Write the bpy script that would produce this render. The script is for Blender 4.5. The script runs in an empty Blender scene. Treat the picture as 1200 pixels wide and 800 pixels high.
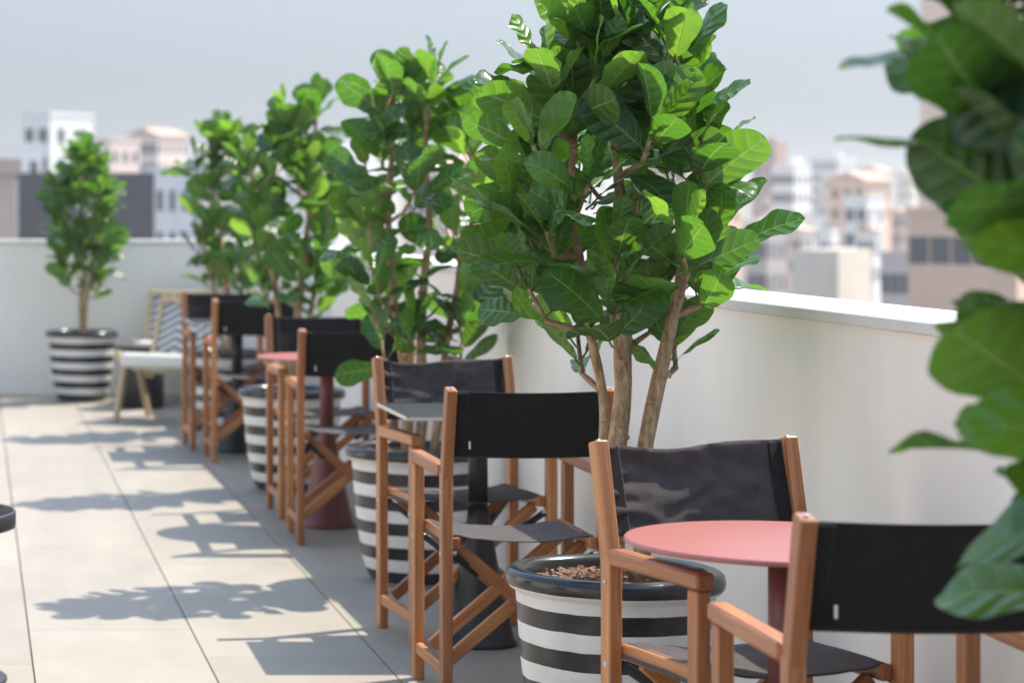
import bpy, math, random
from math import sin, cos, pi, radians, sqrt
from mathutils import Vector, Matrix, noise

sc = bpy.context.scene
C = sc.collection
F = 2850.0; CAMH = 1.40          # focal length in photo pixels, eye height

# ------------------------------------------------------------------ helpers
def lerp(a, b, t): return a + (b - a) * t
def interp(tab, t):
    for i in range(len(tab) - 1):
        if t <= tab[i+1][0]:
            a, b = tab[i], tab[i+1]
            k = (t - a[0]) / max(1e-9, b[0] - a[0])
            return lerp(a[1], b[1], k)
    return tab[-1][1]

class MB:
    """collects geometry for ONE mesh object"""
    def __init__(s): s.v = []; s.f = []; s.uv = []; s.col = []; s.mi = []; s.smooth = []
    def face(s, idx, uv=None, col=None, sm=False, mi=0):
        s.f.append(tuple(idx)); s.uv.append(uv or [(0, 0)] * len(idx)); s.col.append(col or (.5, .5, .5, 1)); s.smooth.append(sm); s.mi.append(mi)
    def box(s, x0, x1, y0, y1, z0, z1, col=None):
        b = len(s.v)
        s.v += [(x0,y0,z0),(x1,y0,z0),(x1,y1,z0),(x0,y1,z0),(x0,y0,z1),(x1,y0,z1),(x1,y1,z1),(x0,y1,z1)]
        for q in ((0,3,2,1),(4,5,6,7),(0,1,5,4),(1,2,6,5),(2,3,7,6),(3,0,4,7)):
            s.face([b+i for i in q], [(0,0),(1,0),(1,1),(0,1)], col)
    def bar(s, p0, p1, w, d, side=(1,0,0), ch=.003, col=None):
        """chamfered timber from p0 to p1; w is measured along side, d across it; UV.x runs along the grain"""
        p0 = Vector(p0); p1 = Vector(p1); ax = (p1-p0); L = ax.length; ax.normalize()
        sx = Vector(side); sx = (sx - ax*sx.dot(ax)).normalized(); sy = ax.cross(sx)
        def ring(p, sh):
            hw, hd = w/2 - sh, d/2 - sh; c = ch if sh == 0 else ch*.7
            pts = [(-hw+c,-hd),(hw-c,-hd),(hw,-hd+c),(hw,hd-c),(hw-c,hd),(-hw+c,hd),(-hw,hd-c),(-hw,-hd+c)]
            return [tuple(p + sx*a + sy*b2) for a, b2 in pts]
        rings = [ring(p0, ch), ring(p0+ax*ch, 0), ring(p1-ax*ch, 0), ring(p1, ch)]
        us = [0, ch, L-ch, L]
        per = [0, w, w+ch, w+d, w+d+ch, 2*w+d, 2*w+d+ch, 2*w+2*d, 2*w+2*d+ch]
        off = random.random()*7
        b = len(s.v)
        for r in rings: s.v += r
        for k in range(3):
            for i in range(8):
                j = (i+1) % 8
                s.face([b+k*8+i, b+k*8+j, b+(k+1)*8+j, b+(k+1)*8+i],
                       [(us[k]+off, per[i]+off), (us[k]+off, per[i+1]+off), (us[k+1]+off, per[i+1]+off), (us[k+1]+off, per[i]+off)], col)
        s.face([b+i for i in range(7,-1,-1)], [(off+.02*i, off+.01*i) for i in range(8)], col)
        s.face([b+24+i for i in range(8)], [(off+.02*i, off+.01*i) for i in range(8)], col)
    def tube(s, pts, rads, n=8, col=None, cap=True, wob=0):
        b = len(s.v); pts = [Vector(p) for p in pts]; prev = None; u = 0
        for k, p in enumerate(pts):
            t = (pts[min(k+1, len(pts)-1)] - pts[max(k-1, 0)]).normalized()
            if prev is None:
                a = Vector((1,0,0)) if abs(t.x) < .9 else Vector((0,1,0)); prev = (a - t*a.dot(t)).normalized()
            else: prev = (prev - t*prev.dot(t)).normalized()
            q = t.cross(prev)
            for i in range(n):
                an = 2*pi*i/n; r = rads[k]*(1 + wob*(noise.noise(p*14 + Vector((cos(an), sin(an), 0))*1.3)))
                s.v.append(tuple(p + (prev*cos(an) + q*sin(an))*r))
        for k in range(len(pts)-1):
            for i in range(n):
                j = (i+1) % n
                s.face([b+k*n+i, b+k*n+j, b+(k+1)*n+j, b+(k+1)*n+i], [(k,i),(k,i+1),(k+1,i+1),(k+1,i)], col, True)
        if cap:
            s.face([b+i for i in range(n-1,-1,-1)], None, col); s.face([b+(len(pts)-1)*n+i for i in range(n)], None, col)
    def lathe(s, prof, n=48, c=(0,0), col=None, sm=True):
        b = len(s.v)
        for r, z in prof:
            for i in range(n):
                a = 2*pi*i/n; s.v.append((c[0]+r*cos(a), c[1]+r*sin(a), z))
        for k in range(len(prof)-1):
            for i in range(n):
                j = (i+1) % n
                s.face([b+k*n+i, b+k*n+j, b+(k+1)*n+j, b+(k+1)*n+i], None, col, sm)
        if prof[0][0] > 1e-4: s.face([b+i for i in range(n-1,-1,-1)], None, col)
        if prof[-1][0] > 1e-4: s.face([b+(len(prof)-1)*n+i for i in range(n)], None, col)
    def build(s, name, mat, parent=None, loc=(0,0,0), rotz=0):
        me = bpy.data.meshes.new(name); me.from_pydata(s.v, [], s.f)
        me.uv_layers.new(name='UVMap'); me.color_attributes.new('tint', 'FLOAT_COLOR', 'CORNER')
        uvl = me.uv_layers['UVMap']; ca = me.color_attributes['tint']
        li = 0; uvs = []; cols = []
        for fi, f in enumerate(s.f):
            for k in range(len(f)):
                uvs += s.uv[fi][k]; cols += s.col[fi]
        uvl.data.foreach_set('uv', uvs); ca.data.foreach_set('color', cols)
        me.polygons.foreach_set('use_smooth', s.smooth); me.polygons.foreach_set('material_index', s.mi)
        for m in (mat if isinstance(mat, (list, tuple)) else [mat]): me.materials.append(m)
        me.update()
        o = bpy.data.objects.new(name, me); C.objects.link(o); o.location = loc; o.rotation_euler = (0,0,rotz)
        if parent: o.parent = parent
        return o

def tag(o, label=None, cat=None, group=None, kind=None):
    if label: o['label'] = label
    if cat: o['category'] = cat
    if group: o['group'] = group
    if kind: o['kind'] = kind
    return o
def thing(name, label, cat, loc=(0,0,0), rotz=0, group=None):
    o = bpy.data.objects.new(name, None); C.objects.link(o); o.empty_display_size = .1
    o.location = loc; o.rotation_euler = (0,0,rotz)
    return tag(o, label, cat, group)
def copy_tree(o, parent=None):
    c = o.copy(); C.objects.link(c)
    if parent: c.parent = parent
    for ch in [x for x in KIDS.get(o.name, [])]: copy_tree(ch, c)
    return c
KIDS = {}
def index_kids():
    KIDS.clear()
    for o in bpy.data.objects:
        if o.parent: KIDS.setdefault(o.parent.name, []).append(o)

# ------------------------------------------------------------------ materials
class NT:
    def __init__(s, name):
        m = bpy.data.materials.new(name); m.use_nodes = True; s.m = m; s.t = m.node_tree; s.n = s.t.nodes; s.l = s.t.links
        s.b = s.n['Principled BSDF']; s.out = s.n['Material Output']
    def add(s, typ, **kw):
        n = s.n.new(typ)
        for k, v in kw.items(): setattr(n, k, v)
        return n
    def link(s, a, b): s.l.new(a, b)
    def val(s, sock, v): sock.default_value = v
    def math(s, op, a, b=None, clamp=False):
        n = s.n.new('ShaderNodeMath'); n.operation = op; n.use_clamp = clamp
        for i, x in enumerate((a, b)):
            if x is None: continue
            if isinstance(x, (int, float)): n.inputs[i].default_value = x
            else: s.l.new(x, n.inputs[i])
        return n.outputs[0]
    def mix(s, fac, a, b, mode='MIX'):
        n = s.n.new('ShaderNodeMix'); n.data_type = 'RGBA'; n.blend_type = mode
        for sock, x in ((n.inputs[0], fac), (n.inputs[6], a), (n.inputs[7], b)):
            if isinstance(x, (int, float)): sock.default_value = x
            elif isinstance(x, tuple): sock.default_value = (*x[:3], 1)
            else: s.l.new(x, sock)
        return n.outputs[2]
    def noise(s, vec, scale, detail=4, rough=.55):
        n = s.n.new('ShaderNodeTexNoise'); n.inputs['Scale'].default_value = scale; n.inputs['Detail'].default_value = detail; n.inputs['Roughness'].default_value = rough
        if vec is not None: s.l.new(vec, n.inputs['Vector'])
        return n.outputs['Fac']
    def ramp(s, fac, stops):
        n = s.n.new('ShaderNodeValToRGB'); e = n.color_ramp.elements
        while len(e) < len(stops): e.new(.5)
        for k, (p, c) in enumerate(stops): e[k].position = p; e[k].color = (*c, 1)
        s.l.new(fac, n.inputs[0]); return n.outputs[0]
    def bump(s, h, strength=.2, dist=.01):
        n = s.n.new('ShaderNodeBump'); n.inputs['Strength'].default_value = strength; n.inputs['Distance'].default_value = dist
        s.l.new(h, n.inputs['Height']); s.l.new(n.outputs[0], s.b.inputs['Normal']); return n.outputs[0]
    def mapping(s, out, scale):
        n = s.n.new('ShaderNodeMapping'); n.inputs['Scale'].default_value = scale; s.l.new(out, n.inputs['Vector']); return n.outputs[0]
    def coord(s, which): 
        n = s.n.new('ShaderNodeTexCoord'); return n.outputs[which]
    def tint(s):
        n = s.n.new('ShaderNodeVertexColor'); n.layer_name = 'tint'; return n.outputs[0]
    def rnd(s): return s.n.new('ShaderNodeObjectInfo').outputs['Random']
    def set(s, **kw):
        for k, v in kw.items():
            s.b.inputs[k.replace('_', ' ')].default_value = (*v, 1) if isinstance(v, tuple) else v

def simple(name, col, rough=.5, nscale=30, var=.15, metal=0, bump=.05, spec=.5):
    t = NT(name); o = t.coord('Object'); nz = t.noise(o, nscale)
    c = t.ramp(nz, [(.25, tuple(x*(1-var) for x in col)), (.75, tuple(min(1, x*(1+var)) for x in col))])
    t.link(c, t.b.inputs['Base Color']); t.set(Roughness=rough, Metallic=metal); t.b.inputs['Specular IOR Level'].default_value = spec
    if bump: t.bump(nz, bump, .004)
    return t.m

def m_wood(name, dark, light, rough=.42):
    t = NT(name); uv = t.coord('UV')
    g = t.noise(t.mapping(uv, (5, 90, 1)), 1.0, 6, .6)
    g2 = t.noise(t.mapping(uv, (1.6, 14, 1)), 1.0, 3, .5)
    k = t.math('ADD', t.math('MULTIPLY', g, .55), t.math('MULTIPLY', g2, .45))
    c = t.ramp(k, [(.32, dark), (.5, tuple((a+b)/2 for a, b in zip(dark, light))), (.66, light)])
    hs = t.add('ShaderNodeHueSaturation'); t.link(c, hs.inputs['Color'])
    r = t.rnd(); t.link(t.math('ADD', t.math('MULTIPLY', r, .5), .75), hs.inputs['Value'])
    t.link(t.math('ADD', t.math('MULTIPLY', r, .012), .494), hs.inputs['Hue'])
    kn = t.noise(t.mapping(uv, (9, 22, 1)), 1.0, 1, .5)                       # small knots
    c2 = t.mix(t.math('MULTIPLY', t.math('SUBTRACT', kn, .72, True), 3.0, True), hs.outputs[0], tuple(x*.35 for x in dark))
    t.link(c2, t.b.inputs['Base Color']); t.link(t.math('ADD', t.math('MULTIPLY', g, .25), rough-.12), t.b.inputs['Roughness'])
    t.bump(g, .18, .0015); return t.m

def m_fabric(name, col, trans=.06):
    t = NT(name); o = t.coord('Object')
    wv = t.add('ShaderNodeTexWave'); wv.inputs['Scale'].default_value = 260; wv.bands_direction = 'X'; t.link(o, wv.inputs['Vector'])
    wz = t.add('ShaderNodeTexWave'); wz.inputs['Scale'].default_value = 260; wz.bands_direction = 'Z'; t.link(o, wz.inputs['Vector'])
    wy = t.add('ShaderNodeTexWave'); wy.inputs['Scale'].default_value = 260; wy.bands_direction = 'Y'; t.link(o, wy.inputs['Vector'])
    h = t.math('ADD', t.math('ADD', wv.outputs['Fac'], wz.outputs['Fac']), wy.outputs['Fac'])
    nz = t.noise(o, 22, 5, .6); fine = t.noise(o, 420, 2, .6)
    c = t.ramp(nz, [(.3, tuple(x*.8 for x in col)), (.72, tuple(x*1.25 for x in col))])
    c = t.mix(t.math('MULTIPLY', t.math('SUBTRACT', fine, .62, True), 1.2, True), c, tuple(x*2.6 for x in col))
    t.link(c, t.b.inputs['Base Color']); t.set(Roughness=.92)
    t.b.inputs['Sheen Weight'].default_value = .22; t.b.inputs['Sheen Roughness'].default_value = .45
    t.b.inputs['Sheen Tint'].default_value = (.75, .7, .72, 1); t.b.inputs['Specular IOR Level'].default_value = .14
    bn = t.bump(t.math('ADD', t.math('MULTIPLY', h, .25), fine), .5, .0018)
    if trans:
        tr = t.add('ShaderNodeBsdfTranslucent'); tr.inputs[0].default_value = (col[0]*1.6, col[1]*1.4, col[2]*1.4, 1)
        mx = t.add('ShaderNodeMixShader'); mx.inputs[0].default_value = trans
        t.link(t.b.outputs[0], mx.inputs[1]); t.link(tr.outputs[0], mx.inputs[2]); t.link(mx.outputs[0], t.out.inputs['Surface'])
    return t.m

def m_leaf():
    t = NT('fig_leaf'); uv = t.coord('UV'); sep = t.add('ShaderNodeSeparateXYZ'); t.link(uv, sep.inputs[0])
    u = t.math('ABSOLUTE', t.math('SUBTRACT', t.math('MULTIPLY', sep.outputs[0], 2), 1)); v = sep.outputs[1]
    mid = t.math('SUBTRACT', 1, t.math('DIVIDE', u, t.math('ADD', .045, t.math('MULTIPLY', t.math('SUBTRACT', 1, v), .075))), True)
    fr = t.math('FRACT', t.math('SUBTRACT', t.math('MULTIPLY', v, 6.0), t.math('MULTIPLY', t.math('POWER', u, 1.3), .95)))
    tri = t.math('ABSOLUTE', t.math('SUBTRACT', fr, .5))
    lat = t.math('SUBTRACT', 1, t.math('DIVIDE', tri, t.math('ADD', .04, t.math('MULTIPLY', t.math('SUBTRACT', 1, u), .075))), True)
    vein = t.math('MAXIMUM', mid, t.math('MULTIPLY', lat, .55))
    o = t.coord('Object'); nz = t.noise(o, 26, 4, .6); tint = t.tint()
    st = t.add('ShaderNodeSeparateColor'); t.link(tint, st.inputs[0])
    top = t.mix(st.outputs[0], (.006, .026, .011), (.10, .25, .022))
    top = t.mix(t.math('MULTIPLY', nz, .5), top, (.022, .075, .018))
    top = t.mix(t.math('MULTIPLY', vein, .8), top, (.22, .40, .10))
    und = t.mix(st.outputs[0], (.035, .075, .022), (.10, .19, .04))
    und = t.mix(t.math('MULTIPLY', vein, .8), und, (.34, .45, .17))
    geo = t.add('ShaderNodeNewGeometry')
    c = t.mix(geo.outputs['Backfacing'], top, und)
    edge = t.math('MULTIPLY', t.math('SUBTRACT', t.math('ADD', u, t.math('MULTIPLY', t.noise(o, 18, 3, .6), .5)), 1.27, True), 6, True)
    c = t.mix(t.math('MULTIPLY', edge, .8), c, (.17, .095, .035))
    spots = t.math('MULTIPLY', t.math('SUBTRACT', t.noise(o, 60, 2, .5), .7, True), 4, True)
    c = t.mix(t.math('MULTIPLY', spots, .5), c, (.12, .10, .035))
    t.link(c, t.b.inputs['Base Color'])
    t.link(t.math('ADD', t.math('MULTIPLY', geo.outputs['Backfacing'], .22), t.math('ADD', t.math('MULTIPLY', nz, .2), .20)), t.b.inputs['Roughness'])
    t.b.inputs['Specular IOR Level'].default_value = .5
    cells = t.noise(o, 90, 3, .6)
    quilt = t.math('POWER', t.math('MULTIPLY', tri, 2), .6)       # blade swells between the veins
    h = t.math('ADD', t.math('MULTIPLY', quilt, -.9), t.math('MULTIPLY', cells, .25))
    h = t.math('SUBTRACT', h, t.math('MULTIPLY', mid, .8))
    bn = t.bump(h, .55, .007)
    tr = t.add('ShaderNodeBsdfTranslucent'); t.link(bn, tr.inputs['Normal'])
    tc = t.mix(st.outputs[0], (.12, .36, .02), (.40, .76, .05)); tc = t.mix(t.math('MULTIPLY', vein, .5), tc, (.5, .72, .16))
    t.link(tc, tr.inputs[0])
    mx = t.add('ShaderNodeMixShader'); mx.inputs[0].default_value = .30
    t.link(t.b.outputs[0], mx.inputs[1]); t.link(tr.outputs[0], mx.inputs[2]); t.link(mx.outputs[0], t.out.inputs['Surface'])
    return t.m

def m_bark():
    t = NT('fig_bark'); o = t.coord('Object')
    a = t.noise(t.mapping(o, (1, 1, .3)), 62, 6, .7); b = t.noise(t.mapping(o, (1, 1, 2.6)), 30, 4, .6); d = t.noise(o, 9, 3, .5)
    c = t.ramp(a, [(.3, (.14, .075, .04)), (.5, (.42, .27, .155)), (.7, (.64, .47, .30))])
    c = t.mix(t.math('MULTIPLY', t.math('SUBTRACT', b, .55, True), 4, True), c, (.12, .055, .025))
    c = t.mix(t.math('MULTIPLY', t.math('SUBTRACT', d, .5, True), 3, True), c, (.46, .31, .14))
    t.link(c, t.b.inputs['Base Color']); t.set(Roughness=.8)
    t.bump(t.math('ADD', a, t.math('MULTIPLY', b, .6)), .9, .010); return t.m

def m_pot():
    t = NT('striped_glaze'); o = t.coord('Object'); s = t.add('ShaderNodeSeparateXYZ'); t.link(o, s.inputs[0])
    rv = t.add('ShaderNodeVectorMath', operation='ADD'); cmb = t.add('ShaderNodeCombineXYZ'); t.link(t.math('MULTIPLY', t.rnd(), 30), cmb.inputs[0])
    t.link(o, rv.inputs[0]); t.link(cmb.outputs[0], rv.inputs[1]); ov = o; o = rv.outputs[0]
    w = t.math('ADD', t.math('MULTIPLY', t.math('SUBTRACT', t.noise(o, 7, 3), .5), .008), t.math('MULTIPLY', t.math('SUBTRACT', t.noise(o, 60, 3), .5), .0016))
    z = t.math('ADD', s.outputs[2], w)
    f = t.math('FRACT', t.math('DIVIDE', t.math('SUBTRACT', .467, z), .0915))
    white = t.math('MULTIPLY', t.math('LESS_THAN', f, .49), t.math('LESS_THAN', z, .467))
    n = t.noise(o, 14, 5, .6)
    wc = t.ramp(n, [(.3, (.66, .645, .62)), (.7, (.78, .765, .735))])
    bc = t.ramp(n, [(.3, (.013, .014, .015)), (.7, (.034, .034, .035))])
    scf = t.math('MULTIPLY', t.math('SUBTRACT', t.noise(t.mapping(o, (1, 1, 3)), 26, 6, .75), .60, True), 3, True)
    bc = t.mix(t.math('MULTIPLY', scf, .35), bc, (.20, .19, .18)); wc = t.mix(t.math('MULTIPLY', scf, .35), wc, (.40, .37, .33))
    t.link(t.mix(white, bc, wc), t.b.inputs['Base Color'])
    sm = t.noise(o, 5, 6, .7)
    t.link(t.math('ADD', t.math('MULTIPLY', white, .2), t.math('ADD', .1, t.math('MULTIPLY', sm, .22))), t.b.inputs['Roughness'])
    t.bump(t.noise(o, 9, 2), .12, .006); return t.m

def m_tile():
    t = NT('porcelain_paver'); o = t.coord('Object'); tn = t.tint()
    a = t.noise(t.mapping(o, (2.2, .7, 1)), 2.0, 6, .6); b = t.noise(o, 60, 4, .6)
    c = t.ramp(a, [(.3, (.236, .208, .173)), (.7, (.288, .256, .215))])
    c = t.mix(t.math('MULTIPLY', b, .25), c, (.24, .21, .175))
    sp = t.math('MULTIPLY', t.math('SUBTRACT', t.noise(o, 11, 4, .7), .63, True), 2.2, True)
    c = t.mix(t.math('MULTIPLY', sp, .45), c, (.19, .16, .12))
    c = t.mix(1.0, c, t.mix(.5, (1, 1, 1), tn), 'MULTIPLY')
    hs = t.add('ShaderNodeHueSaturation'); hs.inputs['Value'].default_value = 1.3; t.link(c, hs.inputs['Color'])
    t.link(hs.outputs[0], t.b.inputs['Base Color']); t.set(Roughness=.55); t.b.inputs['Specular IOR Level'].default_value = .35
    t.bump(b, .12, .002); return t.m

def m_plaster(name, col):
    t = NT(name); o = t.coord('Object'); a = t.noise(t.mapping(o, (1, 1, .45)), 1.6, 6, .6); b = t.noise(o, 70, 5, .6)
    c = t.ramp(a, [(.28, tuple(x*.9 for x in col)), (.72, tuple(min(.92, x*1.05) for x in col))])
    st = t.math('MULTIPLY', t.math('SUBTRACT', t.noise(t.mapping(o, (6, 6, .5)), 1.4, 6, .72), .54, True), 2.4, True)
    c = t.mix(t.math('MULTIPLY', st, .22), c, tuple(x*.7 for x in col))
    t.link(c, t.b.inputs['Base Color']); t.set(Roughness=.75); t.bump(b, .2, .003); return t.m

def m_weave():
    t = NT('zigzag_weave'); uv = t.coord('UV'); s = t.add('ShaderNodeSeparateXYZ'); t.link(uv, s.inputs[0])
    zig = t.math('ABSOLUTE', t.math('SUBTRACT', t.math('FRACT', t.math('MULTIPLY', s.outputs[0], 2)), .5))
    f = t.math('FRACT', t.math('ADD', t.math('MULTIPLY', s.outputs[1], 6), t.math('MULTIPLY', zig, 3)))
    k = t.math('LESS_THAN', f, .5)
    t.link(t.mix(k, (.12, .125, .14), (.60, .60, .60)), t.b.inputs['Base Color']); t.set(Roughness=.8)
    t.bump(f, .3, .003); return t.m

M = {}
M['wood'] = m_wood('oiled_hardwood', (.21, .066, .022), (.55, .23, .088))
M['beech'] = m_wood('pale_beech', (.40, .29, .16), (.62, .48, .30), .5)
M['fabric'] = m_fabric('charcoal_canvas', (.017, .016, .0165), .05)
M['fabric_sunlit'] = m_fabric('charcoal_canvas_sunlit', (.072, .062, .062), .10)  # same canvas with grazing sunlight put into a lighter base colour
M['fabric_seat'] = m_fabric('charcoal_canvas_seat', (.085, .075, .076), .08)  # seat canvas lightened, the direct sun on it is in the colour
M['leaf'] = m_leaf(); M['bark'] = m_bark(); M['pot'] = m_pot(); M['tile'] = m_tile()
M['bark2'] = simple('green_petiole', (.16, .15, .05), .6)
M['wall'] = m_plaster('parapet_plaster', (.92, .852, .785))
M['coping'] = m_plaster('coping_paint', (.70, .68, .65))
M['black_metal'] = simple('black_powder_coat', (.014, .014, .016), .45, 60, .2)
M['bolt'] = simple('steel_bolt', (.5, .48, .45), .35, 80, .1, 1)
M['pink'] = simple('pink_powder_coat', (.36, .125, .112), .36, 90, .05, 0, .03, .6)
M['maroon'] = simple('maroon_powder_coat', (.16, .045, .045), .42, 60, .12)
M['slate'] = simple('slate_laminate', (.026, .030, .033), .66, 50, .12, 0, .05, .12)
M['slate_edge'] = simple('aluminium_edge', (.55, .52, .47), .4, 50, .08)
M['soil'] = simple('potting_soil', (.035, .022, .015), .95, 60, .4, 0, .6)
M['cushion'] = simple('white_cushion', (.74, .72, .67), .85, 120, .05, 0, .2)
M['weave'] = m_weave()
M['grout'] = simple('paver_bed', (.03, .03, .03), .9)
M['doorglass'] = simple('door_glass', (.05, .055, .06), .08, 5, .1, 0, 0)
M['tagw'] = simple('woven_tag', (.7, .7, .7), .7)
def m_chip():
    t = NT('bark_chip'); tn = t.tint(); o = t.coord('Object')
    c = t.mix(t.noise(o, 120, 3), (.10, .045, .024), tn); t.link(c, t.b.inputs['Base Color']); t.set(Roughness=.75); return t.m
M['chip'] = m_chip()

# ------------------------------------------------------------------ world, sun, camera
SUN = Vector((.62, .33, 1.0)).normalized()
elev = math.asin(SUN.z); az = math.atan2(SUN.x, SUN.y)
w = bpy.data.worlds.new('World'); sc.world = w; w.use_nodes = True
nt = w.node_tree; bg = nt.nodes['Background']
sky = nt.nodes.new('ShaderNodeTexSky'); sky.sky_type = 'NISHITA'; sky.sun_disc = False
sky.sun_elevation = elev; sky.sun_rotation = az; sky.altitude = 50; sky.air_density = 1.0; sky.dust_density = 1.0; sky.ozone_density = 2.5
tcw = nt.nodes.new('ShaderNodeTexCoord'); va = nt.nodes.new('ShaderNodeVectorMath'); va.operation = 'ADD'; va.inputs[1].default_value = (0, 0, .12)
vn = nt.nodes.new('ShaderNodeVectorMath'); vn.operation = 'NORMALIZE'
nt.links.new(tcw.outputs['Generated'], va.inputs[0]); nt.links.new(va.outputs[0], vn.inputs[0]); nt.links.new(vn.outputs[0], sky.inputs[0])
hs_ = nt.nodes.new('ShaderNodeHueSaturation'); hs_.inputs['Hue'].default_value = .488; sx_ = nt.nodes.new('ShaderNodeSeparateXYZ'); nt.links.new(tcw.outputs['Generated'], sx_.inputs[0])
def ramp_(v0, v1):
    mr = nt.nodes.new('ShaderNodeMapRange'); mr.inputs['From Min'].default_value = 0; mr.inputs['From Max'].default_value = .5
    mr.inputs['To Min'].default_value = v0; mr.inputs['To Max'].default_value = v1; nt.links.new(sx_.outputs[2], mr.inputs['Value']); return mr.outputs[0]
nt.links.new(ramp_(.40, .86), hs_.inputs['Saturation']); nt.links.new(ramp_(.180, 1.45), hs_.inputs['Value'])
nt.links.new(sky.outputs[0], hs_.inputs['Color'])
nt.links.new(hs_.outputs[0], bg.inputs[0]); bg.inputs[1].default_value = .15
sl = bpy.data.lights.new('sun', 'SUN'); sl.energy = 3.9; sl.angle = radians(.55); sl.color = (1, .93, .80)
so = bpy.data.objects.new('sun', sl); C.objects.link(so); so.rotation_euler = SUN.to_track_quat('Z', 'Y').to_euler(); so.location = (10, 6, 18)
cam = bpy.data.cameras.new('camera'); co = bpy.data.objects.new('camera', cam); C.objects.link(co); sc.camera = co
co.location = (0, 0, CAMH); co.rotation_euler = (pi/2, 0, 0)
cam.sensor_width = 36; cam.lens = F/1200*36; cam.shift_x = 630/1200; cam.shift_y = -158/1200
cam.clip_start = .1; cam.clip_end = 6000
cam.dof.use_dof = True; cam.dof.focus_distance = 5.75; cam.dof.aperture_fstop = 3.7; cam.dof.aperture_blades = 9
sc.view_settings.view_transform = 'Standard'; sc.view_settings.look = 'None'; sc.view_settings.exposure = 0.98; sc.view_settings.gamma = 1
sc.cycles.max_bounces = 10; sc.cycles.transparent_max_bounces = 8

# ------------------------------------------------------------------ setting: terrace
random.seed(3)
g = MB(); g.box(-9, 2.6, -4, 18.4, -.30, -.022); g.box(-9, 2.6, -4, 18.4, -14, -.31)
tag(g.build('terrace_slab', M['grout']), kind='structure')
fl = MB(); XA, TW, TL = .179, .54, 2.0
offs = {-1: 7.45, 0: 8.045, 1: 7.56, 2: 9.12}
for ci in range(-17, 4):
    x0 = XA + ci*TW; x1 = x0 + TW; y = offs.get(ci, 7 + 2*random.random())
    x1 = min(x1, 2.3)
    k0 = int((-4 - y)//TL)
    for k in range(k0, k0+13):
        y0 = y + k*TL; y1 = min(y0 + TL, 18.3); y0 = max(y0, -4)
        if y1 - y0 < .02: continue
        v = .80 + .20*random.random(); col = (v, v*(.99+.01*random.random()), v*.985, 1)
        gx, gy, b = .0024, .0012, .0015
        fl.box(x0+gx, x1-gx, y0+gy, y1-gy, -.020, 0, col)
tag(fl.build('terrace_floor', M['tile']), kind='structure')

def wallx(Y): return 2.03 - .012*(Y - 6.3)
ang = math.atan(.012)
def parapet(name, label, x0, y0, x1, y1, inner, outer, ztop, side):
    """a wall from (x0,y0) to (x1,y1); 'inner' is the face toward the terrace"""
    t = thing(name, label, 'wall', (x0, y0, 0), math.atan2(y1-y0, x1-x0)); L = sqrt((x1-x0)**2+(y1-y0)**2)
    m = MB(); m.box(0, L, *sorted((-side*.014, -side*(outer-.014))), 0, ztop-.030); m.build('wall_body', M['wall'], t)
    # coping in lengths with hairline joints
    k = 0; xx = 0
    while xx < L:
        xe = min(L, xx+2.9); m = MB()
        ya, yb = sorted((0, -side*outer)); m.bar((xx+.0012, (ya+yb)/2, ztop-.0145), (xe-.0012, (ya+yb)/2, ztop-.0145), yb-ya, .029, (0,1,0), .003)
        m.build('coping', M['coping'], t); xx = xe
    return t
parapet('parapet_wall', 'long white parapet wall with pale flat coping running beside the chairs and trees', wallx(-3.5), -3.5, wallx(18.42), 18.42, 0, .30, 1.152, 1)
parapet('parapet_wall', 'white parapet wall across the far end of the terrace behind the lone potted tree', -9, 18.1, wallx(18.1)-.002, 18.1, 0, .30, 1.150, -1)

t = thing('light_bounce_house', 'unseen white house with glazed doors, added to bounce sunlight onto the parapet', 'building', (-4.4, 4.5, 0))  # out of view; added so its white wall throws sunlight back at the parapet
m = MB(); m.box(-4, 0, -8, 8.5, 0, 3.3); m.build('wall', M['wall'], t)
m = MB(); m.box(-4.1, .15, -8.1, 8.6, 3.302, 3.42); m.build('roof_slab', M['coping'], t)
for k in range(3):
    y0 = -6.2 + 5*k
    f = MB(); f.box(.003, .045, y0, y0+.06, 0, 2.3); f.box(.003, .045, y0+1.54, y0+1.6, 0, 2.3); f.box(.003, .045, y0+.061, y0+1.539, 2.24, 2.3); f.box(.003, .045, y0+.77, y0+.83, .001, 2.239)
    d = f.build('door', M['black_metal'], t)
    f = MB(); f.box(.004, .012, y0+.061, y0+.769, .01, 2.239); f.box(.004, .012, y0+.831, y0+1.539, .01, 2.239); f.build('pane', M['doorglass'], d)

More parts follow.
